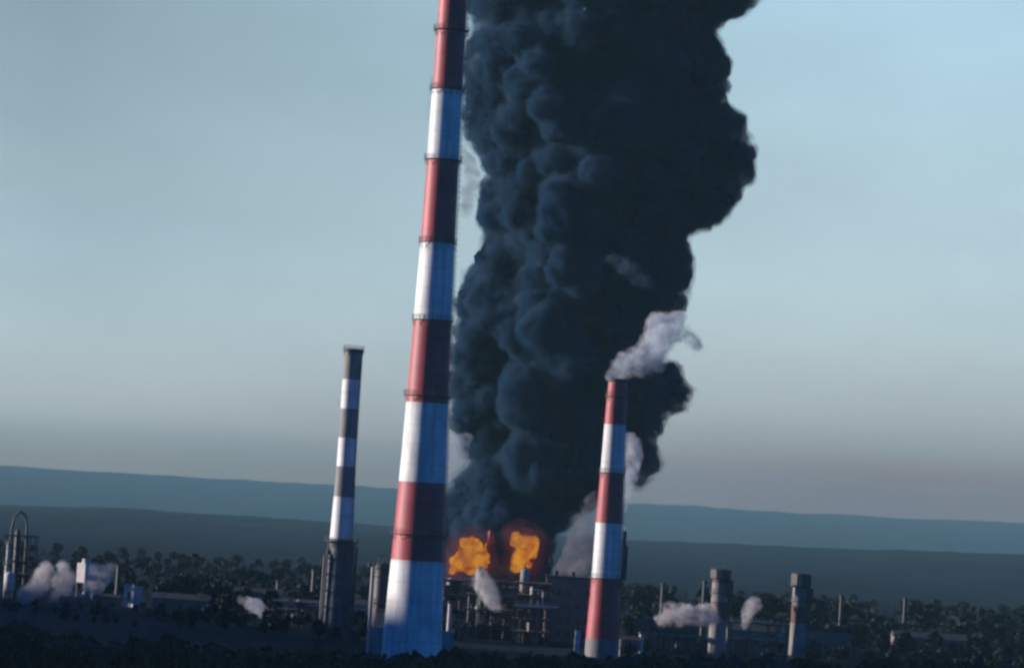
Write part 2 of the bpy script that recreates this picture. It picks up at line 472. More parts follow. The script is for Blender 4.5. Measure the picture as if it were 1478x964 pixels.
# belt of trees behind the works
TL_X = [-100, 0, 150, 200, 250, 330, 450, 560, 700, 900, 1000, 1150, 1250, 1300, 1400, 1478, 1600]
TL_Y = [815, 815, 828, 826, 834, 824, 828, 838, 842, 846, 850, 858, 868, 872, 880, 884, 890]
sp = []
for _ in range(900):
    px = rnd.uniform(-120, 1600); D = rnd.uniform(1350, 1900)
    z = hz(px, interp(px, TL_X, TL_Y) + rnd.choice([-4, 0, 2, 4, 8, 14]) + rnd.uniform(-2, 4), D)
    if z < 5: z = rnd.uniform(5, 8)
    z = min(z, 26)
    sp.append((gx(px, D, z), D, 0, z))
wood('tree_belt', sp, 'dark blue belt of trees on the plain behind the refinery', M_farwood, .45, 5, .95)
sp = []
for _ in range(1300):
    px = rnd.uniform(-60, 1540); D = rnd.uniform(980, 1330)
    if 600 < px < 900 or (D < 1130 and rnd.random() < .4): continue
    if px < 205 and 1130 < D < 1225: continue
    h_ = rnd.uniform(4, 10) * (.75 if D < 1120 else 1)
    if px < 225 or 930 < px < 1110: h_ = min(h_, rnd.uniform(2.0, 3.6)) if D < 1180 else h_ * .6
    sp.append((gx(px, D, 3), D, 0, h_))
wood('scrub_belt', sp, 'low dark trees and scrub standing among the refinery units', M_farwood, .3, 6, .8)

# ------------------------------------------------------------------ chimneys
def chimney(name, px_top, py_top, px_base, D, widths, bands, mats, label, group=None, seg=48, rim=.5):
    """widths: [(py, px wide)], bands: [(py_lower_edge, material index)] listed from the top down"""
    cx = gx((px_base), D, 2)
    k = D / FPX
    H = W(px_top, py_top, D).z
    def zof(py):
        # height of the picture row py on the chimney axis
        z = 20.0
        for _ in range(12):
            dx = Vector((cx, D, z)) - Vector((0, 0, EYE))
            yy = 482 - FPX * dx.dot(u_) / dx.dot(f_)
            z += (yy - py) * k
        return z
    H = zof(py_top)
    wz = sorted([(zof(p), w * k / 2) for p, w in widths])
    rad = lambda z: float(np.interp(z, [a for a, _ in wz], [r for _, r in wz]))
    t = thing(name, (cx, D, 0), label, 'chimney', group)
    edges = [H] + [max(0, zof(p)) for p, _ in bands[:-1]] + [-1]
    prof, mis = [], []
    for i in range(len(bands)):
        a, bz = edges[i], edges[i + 1]
        n = max(1, int((a - bz) / 5))
        for j in range(n):
            z = a + (bz - a) * j / n
            prof.append((rad(z), z)); mis.append(bands[i][1])
    prof.append((rad(-1), -1))
    prof = prof[::-1]; mis = mis[::-1]
    b = MB(); b.lathe(prof, seg, mis=mis)
    b.lathe([(rad(H), H), (rad(H) * .78, H), (rad(H) * .76, H - 14)], seg, mis=[0, 0])
    b.build('shaft', mats, t)
    b = MB(); r = rad(H)
    b.lathe([(r + .02, H - .9), (r + .3, H - .7), (r + .3, H + .06), (r - .2, H + .06)], seg)
    b.build('rim', M_darkmetal, t)
    return t, zof, rad, cx, k

def gallery(t, z, r, w=1.1, n=28, name='platform', m=None):
    b = MB()
    b.lathe([(r + .01, z - .35), (r + w, z - .12), (r + w, z + .02), (r + .01, z + .02)], 36)
    for i in range(n):
        a = 2 * PI * i / n; c, s = math.cos(a), math.sin(a)
        b.bar((c * (r + w - .08), s * (r + w - .08), z), (c * (r + w - .08), s * (r + w - .08), z + 1.15), .045, n=5)
        if i % 2 == 0:
            b.bar((c * (r + w - .1), s * (r + w - .1), z - .2), (c * (r + .05), s * (r + .05), z - 1.6), .08, n=5)
    p = b.build(name, m or M_darkmetal, t)
    b = MB()
    for hz_ in (.6, 1.12):
        b.lathe([(r + w - .13, z + hz_), (r + w - .03, z + hz_), (r + w - .03, z + hz_ + .07), (r + w - .13, z + hz_ + .07), (r + w - .13, z + hz_)], 36)
    b.build('railing', M_darkmetal, p)

def ladder(t, rad, z0, z1, ang, off=.35, name='ladder'):
    b = MB(); c, s = math.cos(ang), math.sin(ang)
    tx, ty = -s, c
    z = z0
    while z < z1:
        zn = min(z + 6, z1)
        r0, r1 = rad(z) + off, rad(zn) + off
        for sd in (-.35, .35):
            b.bar((c * r0 + tx * sd, s * r0 + ty * sd, z), (c * r1 + tx * sd, s * r1 + ty * sd, zn), .06, n=5)
        # safety hoops
        for q in range(4):
            zz = z + (zn - z) * q / 4; r = rad(zz) + off
            pts = [(c * r + tx * .38, s * r + ty * .38, zz), (c * (r + .7) + tx * .3, s * (r + .7) + ty * .3, zz), (c * (r + .7) - tx * .3, s * (r + .7) - ty * .3, zz), (c * r - tx * .38, s * r - ty * .38, zz)]
            for a_, b_ in zip(pts, pts[1:]): b.bar(a_, b_, .035, n=4)
            b.bar((c * r + tx * .35, s * r + ty * .35, zz), (c * r - tx * .35, s * r - ty * .35, zz), .03, n=4)
        z = zn
    b.build(name, M_darkmetal, t)

MW = [M_white, M_red]
# the tall chimney in front
t, zof, rad, cx, k = chimney('chimney', 655, -22, 594, 900,
    [(-20, 41), (45, 42), (130, 44), (230, 46.5), (350, 50), (460, 55), (580, 61), (695, 68), (808, 76), (950, 88)],
    [(130, 1), (232, 0), (351, 1), (463, 0), (582, 1), (696, 0), (809, 1), (1000, 0)], MW,
    'tallest chimney in broad red and white bands, rising out of the top of the picture')
for py, w in ((44, .9), (129, .7), (231, .8), (350, .5), (462, .5), (571, .9), (771, 1.0)):
    z = zof(py); gallery(t, z, rad(z), w)
ladder(t, rad, 3, zof(-15), math.radians(12))
for px_ in range(3):
    a = math.radians(25 + 65 * px_)
    b = MB(); b.box((math.cos(a) * (rad(3) + .2), math.sin(a) * (rad(3) + .2), 4), (5, 5, 8), a); b.build('flue_inlet', M_conc, t)

# right chimney with the steam at its top
t, zof, rad, cx, k = chimney('chimney', 889, 547, 868, 1000,
    [(547, 27), (612, 31), (682, 34), (755, 38.5), (834, 41), (940, 48)],
    [(553, 2), (613, 1), (682, 0), (755, 1), (835, 0), (922, 1), (1000, 2)], [M_white, M_red, M_faded],
    'red and white banded chimney with pale steam trailing from its top, before the smoke')
CH2X, CH2Z = cx, zof(547)
for py, w in ((572, .5), (682, .5), (834, .7)):
    z = zof(py); gallery(t, z, rad(z), w, 20)
ladder(t, rad, 3, zof(560), math.radians(-14))
b = MB()  # duct riding up the right side of the shaft
for i in range(7):
    z0, z1 = zof(835 - i * 10), zof(825 - i * 10)
    r = 4.6 if i < 5 else 4.2
    b.bar((r + .5, -1.4, z0), (r + .4, -1.4, z1), .75 if i < 5 else .45, n=10)
b.bar((4.9, -1.4, zof(838)), (2.5, -1.4, zof(848)), .8, n=10)
b.build('duct', M_darkmetal, t)

# left chimney in faded bands
t, zof, rad, cx, k = chimney('chimney', 510, 504, 484, 1000,
    [(503, 27), (548, 26.5), (600, 26.5), (673, 27.5), (780, 34), (915, 37)],
    [(548, 1), (590, 0), (632, 1), (673, 0), (717, 1), (778, 0), (1000, 2)], [M_white, M_faded, mat('dark_blue_shaft', (.07, .085, .11), .7, (.03, .04, .055), .6, stretch=(1, 1, .15))],  # shaft below the bands is darker and bluer
    'slim chimney in faded dark and white bands standing apart left of the tall one')
for py, w in ((505, .35), (781, 1.6)):
    z = zof(py); gallery(t, z, rad(z), w, 18)
ladder(t, rad, 3, zof(520), math.radians(-35))
b = MB()   # steel frame round the foot
zt = zof(783)
for i in range(4):
    a = PI / 4 + i * PI / 2
    b.bar((math.cos(a) * 5.8, math.sin(a) * 5.8, -.3), (math.cos(a) * 4.9, math.sin(a) * 4.9, zt), .22, n=6)
    a2 = a + PI / 2
    n = 6
    for j in range(n):
        z0, z1 = zt * j / n, zt * (j + 1) / n
        ra, rb = 5.8 - .9 * j / n, 5.8 - .9 * (j + 1) / n
        b.bar((math.cos(a) * ra, math.sin(a) * ra, z0), (math.cos(a2) * rb, math.sin(a2) * rb, z1), .12, n=5)
        b.bar((math.cos(a) * rb, math.sin(a) * rb, z1), (math.cos(a2) * rb, math.sin(a2) * rb, z1), .14, n=5)
b.build('frame', M_darkmetal, t)
b = MB()
b.bar((-4.4, -2, 0), (-4.2, -2, zt - 4), .5, n=10)
b.bar((4.6, -1.5, 0), (4.5, -1.5, zt - 1), .35, n=8)
b.bar((-4.2, -2, zt - 4), (-2, -1, zt - 1), .5, n=10)
b.build('downpipe', M_darkmetal, t)

# short right-hand stacks with dark heads
def stub(px_t, py_t, px_b, D, wpx, mast, label, head_h, grp):
    t, zof, rad, cx, k = chimney('stack', px_t, py_t, px_b, D, [(py_t, wpx), (960, wpx * 1.15)],
        [(py_t + 18, 1), (py_t + 45, 0), (py_t + 70, 1), (1000, 0)], [M_conc, M_rust], label, grp, 32)
    t['category'] = 'stack'
    sh = next(c for c in t.children if c.name.startswith('shaft')); sh.data.materials[0] = M_grime; sh.data.materials[1] = M_oldred
    H = zof(py_t); r = rad(H)
    b = MB()
    b.lathe([(r + .05, H - head_h), (r + .75, H - head_h + .3), (r + .75, H + .25), (r + .05, H + .25)], 12, sm=False)
    for i in range(8):
        a = 2 * PI * i / 8 + .2; b.bar((math.cos(a) * (r + .7), math.sin(a) * (r + .7), H), (math.cos(a) * (r + .7), math.sin(a) * (r + .7), H + 1.2), .05, n=4)
    b.build('head', M_darkmetal, t)
    gallery(t, H - head_h - 4, r, .7, 14)
    b = MB()
    b.box((r * .8 + .9, -r * .5, H - head_h - 2.5), (1.8, 2.2, 5))
    b.bar((r + .7, -1, 0), (r + .7, -1, H - head_h - 5), .3, n=8)
    b.build('duct', M_darkmetal, t)
    if mast:
        b = MB()
        b.bar((.9, 0, H), (.9, 0, H + mast), .10, .05, n=5)
        b.bar((.5, 0, H + mast * .4), (1.3, 0, H + mast * .4), .05, n=4)
        b.build('mast', M_darkmetal, t)
stub(1042, 823, 1034, 1040, 23, 6.5, 'short pale stack with dark head and thin mast, steam drifting at its foot', 2.6, None)
stub(1158, 829, 1150, 1040, 22, 0, 'short pale stack with dark square head and no mast, rightmost in the picture', 3.8, None)

# ------------------------------------------------------------------ plant
def vessel(b, x, y, z0, z1, r, n=20, mi=0):
    b.lathe([(r * .02, z0), (r * .7, z0 + r * .2), (r, z0 + r * .55), (r, z1 - r * .55), (r * .7, z1 - r * .2), (r * .02, z1)], n, (x, y), [mi] * 5)

def rack(name, px0, px1, py_top, D, depth, levels, label, m=M_darkmetal, group=None, vessels=3, cat='process unit', seed=0, bays=None, fl=True, dense=2):
    """open steel process structure with decks, vessels and pipes"""
    R = random.Random(seed)
    z = hz((px0 + px1) / 2, py_top, D); x0, x1 = gx(px0, D, z / 2), gx(px1, D, z / 2)
    w = x1 - x0
    t = thing(name, ((x0 + x1) / 2, D, 0), label, cat, group)
    bays = bays or max(2, int(w / 5))
    b = MB()
    for i in range(bays + 1):
        for j in (-1, 1):
            x = -w / 2 + w * i / bays
            b.box((x, j * depth / 2, z / 2 - .2), (.35, .35, z + .4))
        for l in range(1, levels + 1): b.box((-w / 2 + w * i / bays, 0, z * l / levels - .15), (.25, depth + .1, .26))
    for l in range(1, levels + 1):
        zz = z * l / levels
        for j in (-1, 1): b.box((0, j * depth / 2 + j * .003, zz - .15), (w + .3, .3, .32))
        for i in range(bays):
            if R.random() < .5:
                xa = -w / 2 + w * i / bays; xb = xa + w / bays
                b.bar((xa, -depth / 2, z * (l - 1) / levels), (xb, -depth / 2, zz), .1, n=5)
    b.build('frame', m, t)
    if fl:
        for l in range(1, levels + 1):
            zz = z * l / levels
            b = MB(); b.box((0, 0, zz + .08), (w + .8, depth + .8, .12))
            for i in range(bays * 3 + 1):
                x = -w / 2 - .35 + (w + .7) * i / (bays * 3)
                b.bar((x, -depth / 2 - .35, zz + .1), (x, -depth / 2 - .35, zz + 1.2), .04, n=4)
            b.bar((-w / 2 - .35, -depth / 2 - .35, zz + 1.2), (w / 2 + .35, -depth / 2 - .35, zz + 1.2), .05, n=4)
            b.build('deck', m, t)
    for i in range(vessels):
        b = MB(); l = R.randrange(levels); z0 = z * l / levels + .3; r = R.uniform(.9, 1.6)
        vessel(b, R.uniform(-w / 2 + r, w / 2 - r) if w > 2 * r else 0, R.uniform(-depth / 4, depth / 4), z0, z0 + R.uniform(4, z / levels * 1.3 + 3), r)
        b.build('vessel', R.choice([M_steel, M_rust, M_conc]), t)
    for i in range(dense):
        l = R.randrange(levels); h = z / levels * R.uniform(.5, .95); bw = w * R.uniform(.12, .3); b = MB()
        b.box((R.uniform(-w / 2 + bw / 2, w / 2 - bw / 2), R.uniform(-depth / 5, depth / 5), z * l / levels + .2 + h / 2), (bw, depth * R.uniform(.25, .5), h))
        b.build(R.choice(['heat_exchanger', 'control_cabin', 'duct_box']), R.choice([M_darkmetal, M_rust, M_darkmetal]), t)
    for i in range(dense):
        b = MB(); x_ = R.uniform(-w / 2, w / 2); z_ = z * R.uniform(.3, 1.05); y = depth * R.uniform(-.5, .4); rr = R.uniform(.1, .3)
        b.bar((x_, y, 0), (x_, y, z_), rr, n=6); b.bar((x_, y, z_), (x_ + R.uniform(-3, 3), y, z_), rr, n=6); b.build('riser', R.choice([M_steel, M_darkmetal, M_rust]), t)
    b = MB()
    for i in range(3):
        y = -depth / 2 - .5 - .25 * i; zz = z * R.uniform(.2, .9)
        x_ = R.uniform(-w / 2, w / 4)
        b.bar((x_, y, zz), (w / 2 + .5, y, zz), .16, n=6); b.bar((x_, y, 0), (x_, y, zz), .16, n=6)
    b.build('pipe', M_steel, t)
    return t, w, z

rack('process_unit', 628, 668, 836, 1060, 14, 4, 'dark steel process unit right of the tall chimney foot, below the left flame', seed=1, vessels=7, dense=8)
rack('process_unit', 672, 742, 838, 1090, 16, 4, 'wide dark steel unit under the gap between the two flames', seed=2, vessels=12, dense=14)
rack('process_unit', 742, 792, 841, 1070, 14, 5, 'rusty tall framed unit with pale catwalk under the right flame', m=M_rust, seed=3, vessels=9, dense=10)
# flat-roofed building under the pinkish steam
D = 1090; z = hz(845, 834, D); x0, x1 = gx(790, D, z), gx(897, D, z); w = x1 - x0
t = thing('industrial_building', ((x0 + x1) / 2, D + 9, 0), 'dark flat roofed works building behind the right chimney, below the brownish steam', 'building')
b = MB(); b.box((0, 0, z / 2 - .3), (w, 18, z - .2)); b.build('wall', M_brick, t)
b = MB(); b.box((0, 0, z - .2), (w + .8, 18.8, .5)); rf = b.build('roof', M_roof, t)
for i in range(4):
    b = MB(); b.lathe([(.5, z), (.5, z + 1.2), (.8, z + 1.3), (.02, z + 1.8)], 12, (-w / 2 + 3 + i * w / 4.4, -3)); b.build('roof_vent', M_steel, rf)
for r_i in range(4):
    for i in range(8):
        b = MB(); xx = -w / 2 + w * (i + .5) / 8; zz = 2.5 + r_i * 4.3
        b.box((xx, -9.03, zz), (1.7, .1, 2.1)); wn = b.build('window', M_glass, t)
        b = MB(); b.box((xx, -9.1, zz - 1.15), (1.9, .25, .15)); b.build('sill', M_conc, wn)
D = 1125; z = hz(700, 850, D); x0, x1 = gx(606, D, z), gx(792, D, z); w = x1 - x0
t = thing('furnace_house', ((x0 + x1) / 2, D + 8, 0), 'long black furnace house standing behind the dark units under both flames', 'building')
b = MB(); b.box((0, 0, z / 2 - .3), (w, 16, z - .2)); b.build('wall', M_darkmetal, t)
b = MB()
for i in range(5): b.box((-w / 2 + w * (i + .5) / 5, 0, z + .4), (w / 5 * .6, 15, 1.2))
b.box((0, 0, z - .2), (w + .6, 16.8, .4)); b.build('roof', M_roof, t)
for i in range(12):
    b = MB(); b.box((-w / 2 + w * (i + .5) / 12, -8.03, z * .62), (1.5, .1, 3)); b.build('window', M_glass, t)
# pale catwalk and pipework on the front
z = hz(778, 874, 1060)
t = thing('pipe_bridge', (gx(775, 1058, z), 1058, 0), 'pale pipe bridge with posts crossing the dark units below the right flame', 'pipe bridge')
w = gx(806, 1058, z) - gx(742, 1058, z)
b = MB(); b.box((0, 0, z), (w, 2.2, .5)); b.box((0, -1.2, z + .9), (w, .12, .15)); b.build('deck', M_pale, t)
b = MB()
for i in range(5): b.box((-w / 2 + .3 + (w - .6) * i / 4, 0, z / 2 - .2), (.3, 1.6, z))
b.build('support', M_darkmetal, t)
b = MB(); b.bar((1.6, -.6, z), (1.6, -.6, z + 4.5), .22, n=10); b.bar((1.6, -.6, z + 4.5), (-1.5, -.6, z + 4.9), .18, n=8)
b.build('riser_pipe', M_pale, t)
# pole between the flames, its head coloured red for the fire's light on it
D = 1100; z = hz(711, 766, D)
t = thing('vent_stack', (gx(709, D, z), D + 3, 0), 'thin reddish vent stack standing between the two flames', 'stack')
b = MB(); b.bar((0, 0, 0), (0, 0, z), .6, .5, n=16); b.build('shaft', M_rust, t)
b = MB(); b.lathe([(.5, z - 4.2), (.95, z - 4), (.95, z - .5), (.7, z + .2), (.4, z + .2)], 16); b.build('head', M_red, t)

# stack group left of the tall chimney foot
D = 930
z = hz(537, 815, D)
t = thing('vent_pipe', (gx(534, D, z / 2), D, 0), 'thin pale vent pipe just left of the tall chimney foot', 'pipe')
b = MB(); b.bar((0, 0, 0), (0, 0, z), .38, .32, n=12); b.build('pipe', M_pale, t)
b = MB(); b.bar((0, 0, z), (-.9, 0, z + .3), .32, n=10); b.bar((-.9, 0, z + .35), (-.9, 0, z - .4), .34, n=10); b.bar((0, 0, z - 3), (2.5, 0, z - 3), .12, n=6); b.build('elbow', M_darkmetal, t)
z = hz(552, 811, D + 8)
t = thing('process_column', (gx(549, D + 8, z / 2), D + 8, 0), 'dark cylindrical vessel with top platform between vent pipe and tall chimney', 'vessel')
b = MB(); b.lathe([(2.1, 0), (2.1, z - 1.2), (1.6, z - .4), (.3, z)], 28); b.build('shell', M_darkmetal, t)
gallery(t, z - 1.5, 2.1, .9, 14); gallery(t, z * .55, 2.1, .8, 14)
b = MB(); b.bar((-1.2, -.4, z - 1), (-1.2, -.4, z + 1.6), .12, n=6); b.bar((0, -.4, z - 1), (0, -.4, z + 1.8), .12, n=6); b.bar((-1.2, -.4, z + 1.6), (0, -.4, z + 1.7), .12, n=6); b.build('davit', M_darkmetal, t)
z = hz(553, 882, D - 8)
t = thing('duct_house', (gx(551, D - 8, z / 2), D - 8, 0), 'small pale annex box at the foot of the tall chimney', 'building')
b = MB(); b.box((0, 0, z / 2), (3.2, 4, z)); b.build('wall', M_conc, t)
b = MB(); b.box((0, 0, z + .12), (3.8, 4.6, .25)); b.build('roof', M_roof, t)
b = MB(); b.box((0, -2.03, 1.2), (1.1, .1, 2.2)); b.build('door', M_glass, t)

# distillation plant at the left edge
D = 1165
z1 = hz(30, 773, D)
t = thing('distillation_column', (gx(24, D, 15), D, 0), 'tall column plant with looping overhead pipe at the left edge of the picture', 'column')
b = MB(); zt = z1 + 5
b.lathe([(.95, 0), (.95, zt - 4), (.6, zt - 3), (.1, zt - 2.6)], 24); b.build('shell', M_darkmetal, t)
b = MB()   # the loop
L = [(-2.2, z1 - 8), (-2.0, z1 + 2), (-1.2, z1 + 6), (.6, z1 + 8), (2.2, z1 + 7), (3.0, z1 + 4), (3.1, z1 - 1), (3.1, z1 - 16)]
for a_, b_ in zip(L, L[1:]): b.bar((a_[0], -1.8, a_[1]), (b_[0], -1.8, b_[1]), .38, n=10)
b.build('overhead_pipe', M_darkmetal, t)
b = MB()
w = 10.5
for x in (-3.6, -1.3, 3.9, 6.2):
    for y in (-3, 3): b.box((x, y, z1 / 2), (.3, .3, z1))
for l in range(1, 6):
    zz = z1 * l / 5
    b.box((1.3, -3.003, zz), (10.1, .3, .3)); b.box((1.3, 3.003, zz), (10.1, .3, .3))
b.build('frame', M_darkmetal, t)
for l in (2, 3, 5):
    b = MB(); b.box((1.3, 0, z1 * l / 5 + .25), (10.6, 6.8, .14))
    for i in range(12): b.bar((-3.8 + i * .93, -3.3, z1 * l / 5 + .3), (-3.8 + i * .93, -3.3, z1 * l / 5 + 1.4), .04, n=4)
    b.bar((-3.9, -3.3, z1 * l / 5 + 1.4), (6.5, -3.3, z1 * l / 5 + 1.4), .05, n=4)
    b.build('deck', M_darkmetal, t)
z = hz(12, 778, D)
t = thing('process_column', (gx(10, D - 12, z / 2), D - 12, 0), 'slender pale column in front of the looping pipe at the left edge', 'column')
b = MB(); b.lathe([(.75, 0), (.75, z * .55), (.55, z * .6), (.55, z - 1), (.1, z)], 20); b.build('shell', M_pale, t)
gallery(t, z * .6, .75, .8, 10); gallery(t, z - 1.2, .55, .8, 10)
z = hz(10, 822, D)
t = thing('surge_drum', (gx(13, D - 22, z / 2), D - 22, 0), 'squat pale drum on legs at the foot of the left edge columns', 'vessel')
b = MB(); vessel(b, 0, 0, z * .3, z, 1.7); b.build('shell', M_pale, t)
for a in range(4):
    b = MB(); b.bar((math.cos(a * PI / 2 + .7) * 1.5, math.sin(a * PI / 2 + .7) * 1.5, 0), (math.cos(a * PI / 2 + .7) * 1.5, math.sin(a * PI / 2 + .7) * 1.5, z * .5), .16, n=6); b.build('leg', M_darkmetal, t)

# pale hut
D = 1157; z = hz(193, 847, D)
t = thing('tower_hut', (gx(192, D, z / 2), D, 0), 'square pale hut with one dark window, alone among trees below the left ridge', 'building', rz=math.radians(-38))
w = 4.3
b = MB(); b.box((0, 0, z / 2), (w, w, z)); b.build('wall', M_pale, t)
b = MB(); b.box((0, 0, z + .15), (w + .5, w + .5, .3)); rf = b.build('roof', M_pale, t)
b = MB()
for i in (-1, 0, 1): b.box((i * 1.6, -1.8, z + .65), (.8, .5, .7))
b.build('parapet', M_pale, rf)
b = MB(); b.box((.1, -w / 2 - .03, z * .60), (1.0, .12, 2.4)); wn = b.build('window', M_glass, t)
b = MB(); b.box((.1, -w / 2 - .1, z * .60 - 1.3), (1.3, .3, .16)); b.build('sill', M_conc, wn)
# pale square tower behind the second steam on the left
D = 1175; z = hz(122, 812, D)
t = thing('cooling_tower', (gx(120, D, z / 2), D + 5, 0), 'pale boxy cooling tower with steam blowing off its right side', 'cooling tower', rz=math.radians(-38))
b = MB(); b.box((0, 0, z - 3.4), (3.8, 4.5, 6.4)); b.build('wall', M_pale, t)
for sx in (-1, 1):
    for sy in (-1, 1):
        b = MB(); b.box((sx * 1.7, sy * 2, z / 2 - 3.3), (.3, .3, z - 6.5)); b.build('leg', M_darkmetal, t)
b = MB(); b.lathe([(1.6, z - .2), (1.25, z + .6), (1.4, z + 1.3), (1.3, z + 1.3)], 20); b.build('fan_stack', M_pale, t)

# tanks, sheds, towers, small stacks scattered through the works
def shed(px, D, w, d, h, label, wall, rz=0.0):
    t = thing('shed', (gx(px, D, h / 2), D, 0), label, 'building', 'low sheds among the works', rz)
    b = MB(); b.box((0, 0, h / 2), (w, d, h)); b.build('wall', wall, t)
    b = MB(); b.add([(-w / 2 - .3, -d / 2 - .3, h), (w / 2 + .3, -d / 2 - .3, h), (w / 2 + .3, 0, h + d * .16), (-w / 2 - .3, 0, h + d * .16), (-w / 2 - .3, d / 2 + .3, h), (w / 2 + .3, d / 2 + .3, h)],
          [(0, 1, 2, 3), (3, 2, 5, 4), (0, 3, 4), (1, 5, 2), (0, 4, 5, 1)]); b.build('roof', M_roof, t)
    for i in range(max(2, int(w / 5))):
        n = max(2, int(w / 5)); b = MB(); b.box((-w / 2 + w * (i + .5) / n, -d / 2 - .03, h * .55), (1.5, .1, 1.4)); b.build('window', M_glass, t)
for a in [(70, 1120, 14, 9, 5, 'low grey shed under the leftmost steam', M_steel), (108, 1105, 9, 8, 3, 'small dark shed below the boxy cooling tower', M_brick),
          (155, 1140, 8, 8, 3.5, 'dark brick shed between cooling tower and square hut', M_brick), (262, 1130, 18, 10, 5, 'long dark brick shed right of the square hut', M_brick),
          (372, 1180, 16, 10, 7, 'grey shed below the thin steam', M_steel), (440, 1120, 14, 10, 6, 'dark brick shed left of the faded chimney foot', M_brick),
          (520, 1090, 10, 9, 8, 'concrete shed between faded chimney and vent pipe', M_conc), (960, 1100, 20, 12, 7, 'long dark shed between right chimney and masted stack', M_brick),
          (908, 1015, 5.5, 6, 5, 'small grimy shed beside the right chimney foot', M_grime), (1090, 1110, 18, 10, 7, 'grey shed between the two short stacks', M_steel),
          (1190, 1120, 16, 10, 6, 'brick shed just right of the rightmost short stack', M_brick), (1340, 1180, 24, 12, 6, 'long brick shed towards the right edge', M_brick)]:
    shed(*a)
def small_stack(px, py, D, r, label, m=M_steel):
    z = hz(px, py, D)
    t = thing('small_stack', (gx(px, D, z / 2), D, 0), label, 'stack', 'small stacks among the works')
    b = MB(); b.lathe([(r * 1.2, 0), (r, z)], 16); b.build('shaft', m, t)
    b = MB(); b.lathe([(r, z - .6), (r + .3, z - .5), (r + .3, z), (r * .7, z + .02)], 16); b.build('rim', M_darkmetal, t)
for a in [(170, 815, 1200, .7, 'small dark stack above the trees right of the cooling tower', M_darkmetal), (243, 840, 1220, .6, 'thin grey stack right of the square hut', M_steel),
          (401, 838, 1250, .7, 'thin dark stack above the thin steam', M_darkmetal), (452, 822, 1230, .8, 'dark stack just left of the faded chimney', M_darkmetal),
          (833, 905, 990, .7, 'short pale post at the left of the right chimney foot', M_pale), (925, 912, 1020, .6, 'short pale post right of the right chimney foot', M_pale),
          (955, 842, 1250, .6, 'thin dark stack on the treeline right of the smoke', M_darkmetal), (1015, 838, 1240, .6, 'thin dark stack just left of the masted stack', M_darkmetal),
          (1213, 858, 1260, .6, 'thin dark stack among trees right of the short stacks', M_darkmetal), (1305, 862, 1300, .6, 'thin dark stack alone towards the right edge', M_darkmetal),
          (648, 868, 1040, .5, 'thin pale standpipe in front of the units right of the tall chimney', M_pale)]:
    small_stack(*a)
rack('pipe_rack', 395, 462, 868, 1090, 8, 3, 'low steel pipe rack left of the faded chimney', seed=11, cat='pipe rack')
rack('pipe_rack', 90, 160, 868, 1140, 7, 2, 'low steel pipe rack under the cooling tower', seed=12, cat='pipe rack')
rack('pipe_rack', 930, 1015, 893, 1080, 8, 2, 'low steel pipe rack under the cauliflower shaped steam', seed=13, cat='pipe rack')
rack('pipe_rack', 1055, 1135, 898, 1075, 8, 2, 'low steel pipe rack between the two short stacks', seed=14, cat='pipe rack')
rack('pipe_rack', 600, 640, 872, 990, 8, 3, 'dark steel frame beside the right flank of the tall chimney foot', seed=15, cat='pipe rack')

